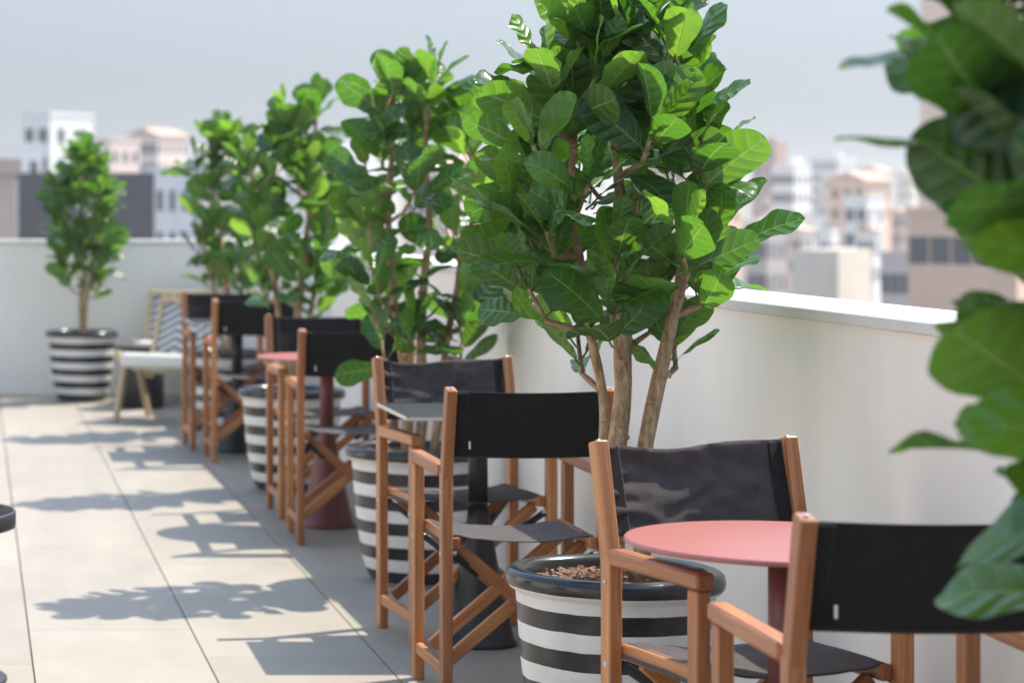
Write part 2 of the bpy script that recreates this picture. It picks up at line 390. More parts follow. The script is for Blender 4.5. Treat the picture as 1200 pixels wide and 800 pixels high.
# ------------------------------------------------------------------ director's chairs
HW, FY, RY, LEAN = .2235, .19, -.19, .062
def back_mesh(kind, seed):
    """canvas strip between the rear posts; kind 0 taut, 1 crumpled"""
    m = MB(); rnd = random.Random(seed); nx, nz = 56, 22; x0, x1 = -HW+.014, HW-.014
    pts = []
    for j in range(nz+1):
        v = j/nz
        for i in range(nx+1):
            u = i/nx; x = lerp(x0, x1, u)
            zt = .885; zb = .698
            ed = abs(2*u-1)
            if kind:
                zt += .012*(1-u) - .004 + .004*sin(9*u+seed) - .010*sin(pi*u); zb += .006*sin(7*u+seed) - .008*sin(pi*u)
            else:
                zt += -.004*sin(pi*u); zb += -.003*sin(pi*u)
            z = lerp(zb, zt, v)
            y = RY - LEAN*max(0, (z-.66)/.23) - .018*sin(pi*u)
            if kind:
                p = Vector((x*4.2 + seed, 0, z*9)); a = .55+.45*sin(pi*u)
                r = noise.noise(p)*.016 + noise.noise(p*2.1+Vector((3,1,7)))*.009 + noise.noise(p*5+Vector((1,4,2)))*.0028
                # pull folds fanning out from the fixings of the gathered end
                fan = sin(v*2*pi*4.3 + 2.2*noise.noise(Vector((x*7, seed, v*2))))*max(0, (u-.70)/.30)**1.3*.009
                diag = max(0, 1-abs((v-.15) - (.75-u)*.9)/.10)*.010*max(0, 1-abs(u-.5)/.35)
                cr = max(0, 1 - abs(noise.noise(p*1.7+Vector((9, 2, 5))))*9)*.0055 *.6 + max(0, 1 - abs(noise.noise(p*3.1+Vector((4, 8, 1))))*8)*.0028
                y += (r*a + fan - diag - cr*a)
            else:
                y += noise.noise(Vector((x*5+seed, 0, z*9)))*.005 + noise.noise(Vector((x*3, seed, z*26)))*.0022*abs(2*u-1)
            if u < .03 or u > .97: y += 0
            pts.append((x, y, z))
    m.v = pts
    for j in range(nz):
        for i in range(nx):
            a = j*(nx+1)+i; m.face([a, a+1, a+nx+2, a+nx+1], None, None, True)
    return m

def make_chair():
    t = thing('director_chair', 'x', 'chair')
    W = M['wood']
    for s in (-1, 1):
        X = s*HW
        m = MB(); m.bar((X, FY, 0), (X, FY, .640), .030, .042); m.build('front_leg', W, t)
        # rear post: straight to the arm, leaning above it
        m = MB(); m.bar((X, RY, 0), (X, RY, .655), .030, .044); m.bar((X, RY-.001, .640), (X, RY-LEAN, .893), .0296, .042)
        m.build('rear_post', W, t)
        m = MB(); m.bar((X, RY+.0222, .656), (X, FY+.030, .660), .040, .034, (1,0,0), .005); m.build('armrest', W, t)
        m = MB(); m.bar((X*1.0, RY+.0225, .095), (X, FY-.0215, .095), .022, .034); m.build('stretcher', W, t)
        m = MB(); m.bar((s*.196, RY+.005, .452), (s*.196, FY-.01, .458), .024, .034); m.build('seat_rail', W, t)
        for (yy, d) in ((.125, .011), (-.125, -.011)):
            m = MB(); yo = yy + s*d
            m.bar((s*.200, yo, .112), (-s*.186, yo, .440), .020, .036, (0,1,0)); m.build('cross_bar', W, t)
        for (ya, yb) in ((FY-.004, .125), (RY+.004, -.125)):
            m = MB(); m.bar((s*(HW-.018), ya, .425), (s*.115, yb+.02, .352), .012, .020, (0,1,0), .002)
            for q in range(6):
                pass
            b = m.build('bracket', M['black_metal'], t)
            m = MB(); m.tube([(s*(HW-.030), ya, .425), (s*(HW+.0175), ya, .425)], [.007, .007], 10); m.build('bolt', M['bolt'], b)
        m = MB(); m.tube([(s*(HW+.0165-.004), RY, .60), (s*(HW+.0175), RY, .60)], [.005, .005], 10); m.build('screw', M['bolt'], t)
        m = MB(); m.tube([(X, RY-.003-LEAN*.98, .890), (X, RY-.003-LEAN, .8965)], [.006, .005], 10); m.build('pin', M['bolt'], t)
    # seat canvas: sagging, wrapped round the rails
    m = MB(); nx, ny = 26, 22
    for j in range(ny+1):
        for i in range(nx+1):
            u = 2*i/nx-1; v = j/ny; x = u*.213; y = lerp(RY+.015, FY-.018, v)
            z = .478 - .022*(1-u*u) + .003*noise.noise(Vector((x*9, y*7, 2)))
            z += .0035*sin(u*20+3*noise.noise(Vector((x*5, y*4, 0))))*(abs(u)**2)
            if abs(u) > .93: z -= (abs(u)-.93)*.55; x = max(-.2125, min(.2125, x*1.03))
            m.v.append((x, y, z))
    for j in range(ny):
        for i in range(nx):
            a = j*(nx+1)+i; m.face([a, a+1, a+nx+2, a+nx+1], None, None, True)
    so_ = m.build('seat', M['fabric_seat'], t); md = so_.modifiers.new('thickness', 'SOLIDIFY'); md.thickness = .003
    bo = back_mesh(0, 1).build('backrest', M['fabric'], t); md = bo.modifiers.new('thickness', 'SOLIDIFY'); md.thickness = .003; md.offset = 0
    for s in (-1, 1):       # stitched sleeve at each end of the back
        m = MB(); zz = [(.700, .0), (.884, 1)]
        m.bar((s*(HW-.031), RY-.0075, .699), (s*(HW-.031), RY-LEAN*.955-.0075, .8835), .034, .012, (1,0,0), .004)
        m.build('sleeve', M['fabric'], bo)
    m = MB(); m.box(-HW+.055, -HW+.0605, RY-.0275-.012, RY-.0275-.0105, .722, .744); m.build('fabric_tag', M['tagw'], bo)
    return t

proto = make_chair(); index_kids()
GR = "director's chairs in pairs at the tables"
chairs = [  # facing away from the camera
 (1.585, 4.235, 0.0, 0, "nearest director's chair, black back to the camera, in front of the near pink table"),
 (1.545, 7.035, 1.5, 0, "director's chair with its back to the camera before the near grey square table"),
 (1.578, 10.265, -1.0, 0, "director's chair with its back to the camera before the far pink table"),
 (1.530, 13.50, 1.0, 0, "farthest director's chair with its back to the camera, in front of the far grey table"),
 (1.618, 5.055, 191.5, 1, "director's chair with crumpled charcoal backrest facing the camera behind the near pink table"),
 (1.600, 7.935, 186.0, 2, "director's chair facing the camera behind the near grey square table, wrinkled backrest"),
 (1.600, 11.115, 181.0, 0, "director's chair facing the camera behind the far pink table, mostly hidden"),
 (1.475, 14.20, 182.0, 0, "farthest director's chair facing the camera, next to the beige lounge chairs")]
for i, (x, y, a, wr, lab) in enumerate(chairs):
    o = proto if i == 0 else copy_tree(proto)
    o.location = (x, y, 0); o.rotation_euler = (0, 0, radians(a)); tag(o, lab, 'chair', GR)
    if wr:
        kids = [c for c in bpy.data.objects if c.parent == o and c.name.startswith('backrest')]
        me = back_mesh(1, 5.3*wr)
        tmp = me.build('backrest_crumpled', M['fabric_sunlit']); kids[0].data = tmp.data; bpy.data.objects.remove(tmp)
        for c in list(bpy.data.objects):
            if c.parent == kids[0] and c.name.startswith('fabric_tag'): bpy.data.objects.remove(c)

# ------------------------------------------------------------------ tables
def pedestal(t, mat):
    m = MB(); m.lathe([(.118, 0), (.124, .004), (.124, .012), (.116, .018), (.075, .20), (.050, .33), (.036, .40), (.031, .44)], 40); m.build('cone_base', mat, t)
    m = MB(); m.lathe([(.031, .438), (.031, .722)], 28); m.build('column', mat, t)
    m = MB(); m.box(-.12, .12, -.02, .02, .722, .733); m.box(-.02, .02, -.12, -.021, .722, .733); m.box(-.02, .02, .021, .12, .722, .733); m.build('spider_plate', mat, t)
def round_table(x, y, lab):
    t = thing('round_table', lab, 'table', (x, y, 0), 0, 'pedestal tables along the parapet')
    m = MB(); R = .305; m.lathe([(R-.004, .7335), (R, .736), (R, .742), (R-.002, .7445), (R-.005, .745)], 96); m.build('tabletop', M['pink'], t)
    pedestal(t, M['maroon']); return t
def square_table(x, y, lab, rz=0):
    t = thing('square_table', lab, 'table', (x, y, 0), rz, 'pedestal tables along the parapet'); H = .275
    m = MB(); m.bar((-H, 0, .7425), (H, 0, .7425), 2*H, .012, (0,1,0), .002); tp = m.build('tabletop', M['slate'], t)
    m = MB()
    for s in (-1, 1):
        m.box(s*H+(.0005 if s > 0 else -.0035), s*H+(.0035 if s > 0 else -.0005), -H, H, .7375, .7475)
        m.box(-H, H, s*H+(.0005 if s > 0 else -.0035), s*H+(.0035 if s > 0 else -.0005), .7375, .7475)
    m.build('edge_band', M['slate_edge'], tp)
    pedestal(t, M['black_metal']); return t
round_table(1.592, 4.78, 'round salmon pink table on a thin column between the two nearest chairs')
square_table(1.615, 7.80, 'square dark grey table on a black cone pedestal before the second potted tree')
round_table(1.545, 10.66, 'round pink table on a maroon cone pedestal, farther along the row')
square_table(1.50, 13.88, 'farthest square table, grey top on a black cone pedestal near the lounge chairs')

# ------------------------------------------------------------------ planters
def make_pot():
    t = thing('planter_pot', 'x', 'planter')
    prof = [(.150, 0), (.160, .003), (.172, .014), (.184, .035), (.200, .09), (.216, .18), (.228, .28), (.236, .38), (.240, .445),
            (.243, .452), (.255, .458), (.2625, .468), (.2645, .482), (.2615, .496), (.254, .504), (.244, .507), (.230, .506), (.219, .501), (.213, .492), (.211, .47), (.208, .44), (.18, .43), (.0, .43)]
    m = MB(); m.lathe(prof, 72); m.build('pot_shell', M['pot'], t)
    m = MB(); rnd = random.Random(4); n = 40
    b = 0
    for k, r in enumerate((.207, .15, .09, .03)):
        for i in range(n):
            a = 2*pi*i/n; m.v.append((r*cos(a), r*sin(a), .452 + (.012 if k else 0) + .008*noise.noise(Vector((r*cos(a)*20, r*sin(a)*20, 0)))))
    for k in range(3):
        for i in range(n):
            j = (i+1) % n; m.face([k*n+i, k*n+j, (k+1)*n+j, (k+1)*n+i], None, None, True)
    m.face([3*n+i for i in range(n)], None, None, True)
    so_ = m.build('soil', M['soil'], t)
    m = MB()
    for q in range(1100):
        r = .200*sqrt(rnd.random()); a = rnd.random()*2*pi; p = Vector((r*cos(a), r*sin(a), .468+.010*rnd.random()))
        L = .005+.007*rnd.random(); W_ = .004+.005*rnd.random(); H = .002+.004*rnd.random()
        R = Matrix.Rotation(rnd.random()*6.3, 3, 'Z') @ Matrix.Rotation(rnd.uniform(-.6, .6), 3, 'X') @ Matrix.Rotation(rnd.uniform(-.6, .6), 3, 'Y')
        v = rnd.random(); col = (lerp(.10, .36, v), lerp(.045, .185, v), lerp(.02, .10, v), 1); b = len(m.v)
        for (sx, sy, sz) in ((-1,-1,-1),(1,-.7,-1),(.8,1,-1),(-1,.8,-1),(-.7,-.8,1),(.9,-.6,1),(.6,.8,1),(-.8,.6,1)):
            m.v.append(tuple(p + R @ Vector((sx*L, sy*W_, sz*H))))
        for f in ((0,3,2,1),(4,5,6,7),(0,1,5,4),(1,2,6,5),(2,3,7,6),(3,0,4,7)): m.face([b+i for i in f], None, col)
    bo = m.build('bark_mulch', M['chip'], t); bo['kind'] = 'stuff'
    return t
pot = make_pot(); index_kids()
PG = 'striped planters along the terrace'
POTS = [(1.585, 6.02, 'black and white striped pot with thick glossy rim and bark mulch, beside the pink table'),
        (1.655, 9.10, 'black and white striped pot standing behind the near grey square table'),
        (1.565, 12.0, 'black and white striped pot partly behind the chairs of the far pink table'),
        (1.590, 15.15, 'black and white striped pot hidden behind the farthest pair of chairs'),
        (.775, 17.55, 'black and white striped pot standing alone against the far end wall'),
        (1.62, 2.95, 'black and white striped pot under the blurred foreground tree')]
for i, (x, y, lab) in enumerate(POTS):
    o = pot if i == 0 else copy_tree(pot)
    o.location = (x, y, 0); o.rotation_euler = (0, 0, i*1.1); tag(o, lab, 'planter', PG)

# ------------------------------------------------------------------ fiddle leaf figs
WT = [(0,.05),(.03,.24),(.08,.42),(.16,.56),(.28,.66),(.4,.78),(.52,.92),(.62,1.0),(.70,1.0),(.79,.93),(.88,.76),(.94,.56),(.975,.37),(.992,.20),(1,.05)]
TS = [0,.04,.10,.18,.27,.36,.45,.54,.63,.71,.79,.86,.915,.955,.985,1]
US = [-1,-.72,-.4,-.06,.06,.4,.72,1]
def leaf(m, base, d, nrm, L, rnd, tint, droop=None):
    d = d.normalized(); x = d.cross(nrm).normalized(); nz = x.cross(d)
    hw = L*rnd.uniform(.28, .35); droop = rnd.uniform(.1, 1.1) if droop is None else droop
    fold = rnd.uniform(.04, .30); ph = rnd.random()*6.3; fr = rnd.uniform(1.7, 3.0); wa = rnd.uniform(.014, .042)*L; sk = rnd.uniform(-.14, .14); cup = rnd.uniform(-.18, .3)
    # centre line bending downward along the blade
    cy = cz = 0; pt = 0; line = []
    for t in TS:
        a = -droop*(pt+t)/2*1.0; dt = (t-pt)*L; cy += cos(a)*dt; cz += sin(a)*dt; line.append((cy, cz, -droop*t)); pt = t
    b = len(m.v); n = len(US)
    pet = rnd.uniform(.02, .05)
    o = base + d*pet
    for k, t in enumerate(TS):
        wdt = interp(WT, t)*hw; cy, cz, an = line[k]; f = Vector((0, cos(an), sin(an))); up = Vector((0, -sin(an), cos(an)))
        for u in US:
            wv = wa*sin(2*pi*fr*t + ph + (1.4 if u > 0 else 0))*u*u*min(1, t*4)
            q = Vector((u*wdt + sk*L*t*t*.5, cy, cz)) + up*(fold*abs(u)*wdt - cup*u*u*wdt + wv)
            m.v.append(tuple(o + x*q.x + d*q.y + nz*q.z))
    for k in range(len(TS)-1):
        for i in range(n-1):
            m.face([b+k*n+i, b+k*n+i+1, b+(k+1)*n+i+1, b+(k+1)*n+i],
                   [((US[i]+1)/2, TS[k]), ((US[i+1]+1)/2, TS[k]), ((US[i+1]+1)/2, TS[k+1]), ((US[i]+1)/2, TS[k+1])], (tint, tint, tint, 1), True)
    m.tube([base, base + d*pet*.5 - Vector((0,0,.003)), o + d*.01], [.0032, .0028, .0024], 5, (.8, .8, .8, 1), False)

def fig_tree(lab, x, y, seed, stems, zlo, zhi, rad, nb, lpb, lmin, lmax, prof, sparse=0):
    """stems: (bx,by, [(dx,dy,z,r)...]); branch tips carry rosettes of leaves"""
    rnd = random.Random(seed); t = thing('fig_tree', lab, 'tree', (x, y, 0), 0, 'fiddle leaf fig trees in pots')
    crown = MB(); paths = []
    for st in stems:
        pts = []; rr = []
        ctrl = st; N = 16
        for k in range(N+1):
            q = k/N*(len(ctrl)-1); i = min(int(q), len(ctrl)-2); f = q-i
            P = [Vector(ctrl[max(0, min(len(ctrl)-1, i+j))][:3]) for j in (-1, 0, 1, 2)]
            p = .5*((2*P[1]) + (-P[0]+P[2])*f + (2*P[0]-5*P[1]+4*P[2]-P[3])*f*f + (-P[0]+3*P[1]-3*P[2]+P[3])*f**3)
            p += Vector((noise.noise(p*5+Vector((seed, 0, 0))), noise.noise(p*5+Vector((0, seed, 3))), 0))*.014*(0 if k == 0 else 1)
            pts.append(p); rr.append(lerp(ctrl[i][3], ctrl[i+1][3], f)*(1+.12*noise.noise(p*16)))
        m = MB(); m.tube(pts, rr, 12, None, True, .16)
        for k in range(2, N-2):                         # leaf scars and knuckles
            if rnd.random() < .35:
                a = rnd.random()*6.3; p = pts[k]; m.tube([p + Vector((cos(a), sin(a), 0))*rr[k]*.6, p + Vector((cos(a), sin(a), .15))*rr[k]*1.22], [rr[k]*.5, rr[k]*.28], 7)
        m.build('stem', M['bark'], t); paths.append((pts, rr))
    def rosette(tip, axis, n, lmn, lmx, ph):
        for q in range(n):
            a = ph + q*2.3999; out = axis.cross(Vector((.3, .2, 1)) if abs(axis.z) < .9 else Vector((1, 0, 0))).normalized()
            out = Matrix.Rotation(a, 3, axis) @ out
            k = q/max(1, n-1)                                      # older leaves sit lower and open wider
            up_ = rnd.choice((.1, .45, .8)); d = axis*lerp(up_, 1.35, k) + out*lerp(1.0, .4, k) + Vector((rnd.uniform(-.2,.2), rnd.uniform(-.2,.2), rnd.uniform(-.25,.2)))
            d.normalize(); base = tip - axis*lerp(.11, 0, k)
            nrm = (axis - d*axis.dot(d)); nrm = nrm.normalized() if nrm.length > .05 else out
            nrm = Matrix.Rotation(rnd.gauss(0, .7), 3, d) @ nrm
            if nrm.z < -.2: nrm = -nrm
            lf = lerp(lmx, lmn, k*k)*rnd.uniform(.82, 1.1)
            tint = min(1, max(0, rnd.betavariate(.55, 1.5) + .28*k**3))
            leaf(crown, base, d, nrm, lf, rnd, tint, rnd.uniform(-.1, .75)*(1-.5*k))
    for k in range(nb):
        zt = zlo + (zhi-zlo)*((k+.5)/nb)**.92 + rnd.uniform(-.04, .04)
        az_ = k*2.399963 + rnd.uniform(-.4, .4)
        rt = max(.03, (interp(prof, (zt-zlo)/(zhi-zlo))*rad - lmax*.62))*rnd.uniform(.72, 1.06)
        tip = Vector((rt*cos(az_), rt*sin(az_), zt)); 
        # nearest stem point that is lower
        best = None
        for pts, rr in paths:
            for i, p in enumerate(pts):
                if p.z < .62 or p.z > tip.z - .02: continue
                dd = (p - tip).length + .9*abs((tip.z - p.z) - .14)
                if best is None or dd < best[0]: best = (dd, p, rr[i])
        if best is None: best = (0, paths[0][0][8], paths[0][1][8])
        p0 = best[1]; md = (p0+tip)/2 + Vector((cos(az_)*.03, sin(az_)*.03, -.03))
        br = MB(); br.tube([p0, p0.lerp(md, .6), md, tip], [min(.010, best[2]*.7), .008, .0068, .005], 7, None, True, .2); br.build('branch', M['bark'], t)
        ax = (tip - md).normalized(); ax = (ax*.7 + Vector((cos(az_)*.15, sin(az_)*.15, .75))).normalized()
        rosette(tip, ax, lpb + rnd.choice((-1, 0, 1)), lmin, lmax, rnd.random()*6)
    for pts, rr in paths:                               # a rosette on top of each stem, and leaves straight off the upper stem
        ax = (pts[-1]-pts[-3]).normalized(); rosette(pts[-1]+ax*.03, ax, lpb+1, lmin, lmax, rnd.random()*6)
        for i in range(6, len(pts)-1):
            if pts[i].z < zlo+.05 or rnd.random() < sparse: continue
            a = rnd.random()*6.3; d = Vector((cos(a), sin(a), rnd.uniform(-.3, .7)))
            nn = Matrix.Rotation(rnd.gauss(0, .5), 3, d.normalized()) @ Vector((-cos(a)*.4, -sin(a)*.4, 1))
            leaf(crown, pts[i], d, nn, rnd.uniform(lmin, lmax)*.95, rnd, rnd.betavariate(1.3, 2.4)*.8)
    cr = crown.build('crown', M['leaf'], t)
    return t

PR = [(0,.72),(.15,.92),(.35,1.0),(.6,.94),(.85,.70),(1,.44)]
fig_tree('sharply focused big fig tree in the middle, in the pot by the near pink table', 1.585, 6.02, 11,
 [[(-.015,.03,.45,.014),(-.020,.03,.66,.013),(-.023,.03,.84,.0125),(-.042,.03,1.05,.012),(-.10,.02,1.35,.010),(-.10,.0,1.62,.008)],
  [(-.012,-.02,.45,.022),(-.014,-.02,.64,.020),(-.008,-.03,.85,.019),(.016,-.02,1.08,.017),(.01,.0,1.45,.013),(-.03,-.02,1.78,.009)],
  [(.020,.05,.45,.019),(.022,.05,.65,.018),(.026,.05,.85,.017),(.050,.06,1.1,.015),(.08,.10,1.5,.011),(.10,.08,1.72,.008)],
  [(.070,.0,.45,.021),(.072,.0,.66,.021),(.075,-.01,.84,.020),(.125,-.02,1.05,.018),(.16,-.02,1.25,.015),(.21,.03,1.45,.012),(.18,.0,1.66,.008)]],
 1.08, 1.89, .405, 38, 7, .12, .185, PR)
fig_tree('fig tree with open leafy crown on two bare stems behind the near grey square table', 1.655, 9.10, 23,
 [[(-.03,.0,.45,.020),(-.035,.0,.7,.019),(-.07,.0,.95,.017),(-.11,.0,1.3,.013),(-.08,.02,1.6,.010),(-.10,.0,1.80,.007)],
  [(.02,.01,.45,.021),(.02,.0,.7,.020),(.02,.0,1.0,.017),(.05,.02,1.35,.013),(.03,.0,1.65,.010),(.06,-.02,1.86,.007)],
  [(.06,-.02,.45,.016),(.09,-.02,.75,.015),(.15,.0,1.1,.012),(.20,.03,1.4,.010),(.22,.0,1.66,.007)]],
 .84, 1.85, .38, 26, 6, .12, .195, [(0,.8),(.3,.95),(.5,1),(.8,.9),(1,.6)])
fig_tree('fig tree with a tall top tuft and pale stems behind the far pink table', 1.565, 12.0, 37,
 [[(.0,.0,.45,.022),(.02,.0,.75,.021),(.05,.0,1.0,.019),(.09,.02,1.4,.015),(.10,.0,1.65,.011),(.12,.0,1.86,.008)],
  [(-.03,.0,.45,.019),(-.05,.0,.75,.017),(-.10,.02,1.1,.013),(-.18,.0,1.4,.010),(-.2,.0,1.6,.007)],
  [(.03,.03,.45,.015),(.09,.03,.8,.014),(.16,.03,1.2,.011),(.2,.03,1.5,.008)]],
 .90, 1.86, .34, 18, 7, .12, .195, PR, .3)
fig_tree('fig tree at the far end of the row, rising behind the farthest chairs', 1.590, 15.15, 41,
 [[(.0,.0,.45,.020),(-.02,.0,.8,.018),(-.06,.0,1.2,.014),(-.10,.02,1.55,.010),(-.08,.0,1.82,.007)],
  [(.03,.0,.45,.018),(.06,.0,.8,.016),(.12,.02,1.2,.012),(.14,.0,1.6,.008)],
  [(-.03,.03,.45,.014),(-.10,.03,.9,.012),(-.18,.03,1.3,.009),(-.2,.03,1.65,.006)]],
 .90, 1.88, .36, 21, 6, .12, .195, PR, .2)
fig_tree('small dense fig tree on one stem standing alone at the far end wall', .775, 17.55, 53,
 [[(.0,.0,.45,.022),(.0,.0,.7,.021),(.015,.0,.95,.018),(.0,.0,1.3,.014),(.01,.0,1.76,.008)],
  [(.02,.01,.45,.014),(.04,.0,.75,.013),(.09,.0,1.1,.010),(.12,.0,1.45,.007)]],
 .82, 1.78, .35, 24, 7, .12, .19, [(0,.66),(.25,.9),(.5,1),(.75,.92),(1,.45)])
fig_tree('out of focus fig tree cut off by the right edge, closest to the camera', 1.62, 2.95, 71,
 [[(-.02,.0,.45,.022),(-.05,.0,.8,.020),(-.12,-.02,1.1,.016),(-.14,-.04,1.4,.012),(-.16,-.02,1.75,.009)],
  [(.03,.02,.45,.020),(.03,.02,.9,.018),(.06,.02,1.3,.014),(.05,.02,1.8,.009)],
  [(-.04,.03,.45,.016),(-.09,.05,.85,.014),(-.16,.06,1.1,.011),(-.18,.06,1.4,.007)]],
 .97, 1.98, .48, 84, 8, .13, .20, [(0,.8),(.3,.9),(.6,1),(1,.8)])

# ------------------------------------------------------------------ lounge chairs, side tables
def lounge(lab, x, y, rz):
    t = thing('lounge_chair', lab, 'lounge chair', (x, y, 0), rz, 'beige lounge chairs by the end wall'); W = M['beech']
    for s in (-1, 1):
        X = s*.27
        m = MB(); m.bar((X, .31, .435), (X, -.20, .285), .034, .062); m.build('side_rail', W, t)
        m = MB(); m.bar((X, .19, .375), (X, .33, .0), .030, .044); m.build('leg', W, t)
        m = MB(); m.bar((X, -.02, .325), (X, -.17, .0), .030, .044); m.build('leg', W, t)
        m = MB(); m.bar((X*.985, -.16, .265), (X*.985, -.385, .785), .0335, .040); m.build('back_post', W, t)
    m = MB(); m.bar((-.25, -.377, .768), (.25, -.377, .768), .034, .044, (0,0,1)); m.build('top_rail', W, t)
    m = MB(); m.bar((-.25, -.225, .41), (.25, -.225, .41), .030, .036, (0,0,1)); m.build('lower_rail', W, t)
    # woven back, UV in metres-ish
    m = MB(); a = Vector((0,-.238,.43)); b = Vector((0,-.372,.75)); n = 12; nv = Vector((0,.93,.37))
    for side in (0, 1):
        for k in range(n+1):
            for i in range(9):
                u = i/8; p = a.lerp(b, k/n) + Vector((lerp(-.247,.247,u), 0, 0)) + nv*(.008 if side else -.008) - nv*.02*sin(pi*u); m.v.append(tuple(p))
        o_ = side*(n+1)*9
        for k in range(n):
            for i in range(8):
                q = [o_+k*9+i, o_+k*9+i+1, o_+(k+1)*9+i+1, o_+(k+1)*9+i]; uv = [(i/8,k/n),((i+1)/8,k/n),((i+1)/8,(k+1)/n),(i/8,(k+1)/n)]
                if side == 0: q.reverse(); uv.reverse()
                m.face(q, uv, None, True)
    m.build('woven_back', M['weave'], t)
    m = MB(); m.bar((0, -.20, .330), (0, .325, .410), .50, .095, (1,0,0), .022); m.build('seat_cushion', M['cushion'], t)
    return t
lounge('beige wooden lounge chair with white cushion and zigzag woven back, nearest to the far chairs', 1.317, 15.98, radians(150))
lounge('second lounge chair with zigzag woven back, half hidden behind the other against the end wall', 1.46, 17.45, radians(166))
t = thing('drum_table', 'low black round side table standing between the beige lounge chairs', 'side table', (1.17, 16.95, 0))
m = MB(); m.lathe([(.145, 0), (.150, .004), (.150, .40), (.146, .405)], 40); m.build('drum_body', M['black_metal'], t)
m = MB(); m.lathe([(.19, .4055), (.195, .408), (.195, .425), (.19, .428)], 48); m.build('tabletop', M['black_metal'], t)
t = thing('tray_table', 'low black round tray table cut off at the left edge of the view', 'side table', (-.165, 7.2, 0))
m = MB(); m.lathe([(.0, .452), (.278, .452), (.286, .455), (.288, .462), (.288, .500), (.285, .503), (.280, .503), (.278, .500), (.277, .4625), (.0, .462)], 72); m.build('tray', M['black_metal'], t)
m = MB(); m.lathe([(.022, .012), (.022, .4515)], 24); m.build('column', M['black_metal'], t)
m = MB(); m.lathe([(.255, 0), (.262, .003), (.262, .009), (.255, .014), (.05, .020), (.024, .03), (.0225, .04)], 60); m.build('base_plate', M['black_metal'], t)

# ------------------------------------------------------------------ city beyond the parapet
gm = simple('city_ground_mat', (.20, .18, .16), .9, .05, .4)
g = MB(); n = 26
for j in range(n+1):
    for i in range(n+1):
        x = -1800 + 3600*i/n; y = -900 + 3700*j/n
        z = -16 + 26*max(0, min(1, (y-260)/700))**1.3 + (4*noise.noise(Vector((x*.003, y*.003, 0))) if y > 200 else 0)
        g.v.append((x, y, z))
for j in range(n):
    for i in range(n):
        a = j*(n+1)+i; g.face([a, a+1, a+n+2, a+n+1], None, None, True)
tag(g.build('city_ground', gm), kind='structure')
GLASS = simple('window_glass', (.05, .06, .075), .15, 5, .2, 0, 0)
MET = simple('roof_metal', (.3, .3, .3), .5)
BM = {}
def bmat(c):
    if c not in BM: BM[c] = m_plaster('facade_paint_%d' % len(BM), c)
    return BM[c]
TERR = bmat((.55, .34, .25))
def px2x(px, Y): return (px + 30)/F*Y
def building(name, label, p0, p1, ytop, Y, col, rot=0, rows=2, cols=3, roof='flat', bits=0, zbase=-16, cat='building', deep=.5):
    Y *= {'apartment_building': 4.2, 'townhouse': 4.2, 'distant_house': 2.4}.get(name, 2.2)
    if 'tall peach' in label or 'wide peach' in label: Y *= .72
    s = F/Y; ztop = CAMH + (242-ytop)/s; th = radians(rot); span = (p1-p0)/s
    wd = span/(cos(th)+abs(sin(th))*deep); dp = wd*deep
    t = thing(name, label, cat, (px2x((p0+p1)/2, Y), Y, zbase), th)
    H = ztop - zbase; mt = bmat(col); m = MB(); m.box(-wd/2, wd/2, -dp/2, dp/2, 0, H); m.build('wall', mt, t)
    if roof == 'flat':
        m = MB(); e = .12; hh = .35
        m.box(-wd/2-e, wd/2+e, -dp/2-e, -dp/2+.2, H+.002, H+hh); m.box(-wd/2-e, wd/2+e, dp/2-.2, dp/2+e, H+.002, H+hh)
        m.box(-wd/2-e, -wd/2+.2, -dp/2+.21, dp/2-.21, H+.002, H+hh); m.box(wd/2-.2, wd/2+e, -dp/2+.21, dp/2-.21, H+.002, H+hh); m.build('roof_parapet', mt, t)
    elif roof == 'gable':
        m = MB(); e = .4; m.v += [(-wd/2-e,-dp/2-e,H+.01),(wd/2+e,-dp/2-e,H+.01),(wd/2+e,dp/2+e,H+.01),(-wd/2-e,dp/2+e,H+.01),(-wd/2-e,0,H+dp*.25),(wd/2+e,0,H+dp*.25)]
        for f in ((0,1,5,4),(2,3,4,5),(0,4,3),(1,2,5),(3,2,1,0)): m.face(f)
        m.build('roof', TERR, t)
    for r in range(rows):
        for c in range(cols):
            zz = H - 1.3 - r*3.0; ww = min(1.1, wd/cols*.45); hh = 1.5
            if zz - hh < .5: continue
            cx = -wd/2 + wd*(c+.5)/cols
            m = MB(); m.box(cx-ww/2, cx+ww/2, -dp/2-.03, -dp/2-.004, zz-hh, zz); m.build('window', GLASS, t)
            if abs(rot) > 5:
                cy = -dp/2 + dp*(c+.5)/cols; m = MB(); sd = -1 if rot > 0 else 1
                m.box(*sorted((sd*(wd/2+.004), sd*(wd/2+.03))), cy-ww/2, cy+ww/2, zz-hh, zz); m.build('window', GLASS, t)
    if bits >= 1:
        m = MB(); m.box(wd*.15, wd*.15+min(2.2, wd*.3), -dp*.1, dp*.2, H+.003, H+1.6); m.build('stair_head', mt, t)
    if bits >= 2:
        m = MB(); m.tube([(-wd*.2, 0, H), (-wd*.2, 0, H+3.2)], [.04, .03], 6)
        for k in range(4): m.tube([(-wd*.2-.5, 0, H+2.2+.25*k), (-wd*.2+.5, 0, H+2.2+.25*k)], [.02, .02], 5)
        m.build('antenna', MET, t)
    return t
W1 = (.84, .82, .79); PK = (.76, .60, .53); BE = (.78, .69, .57); LG = (.72, .71, .72); OC = (.76, .52, .36); GY = (.13, .125, .13)
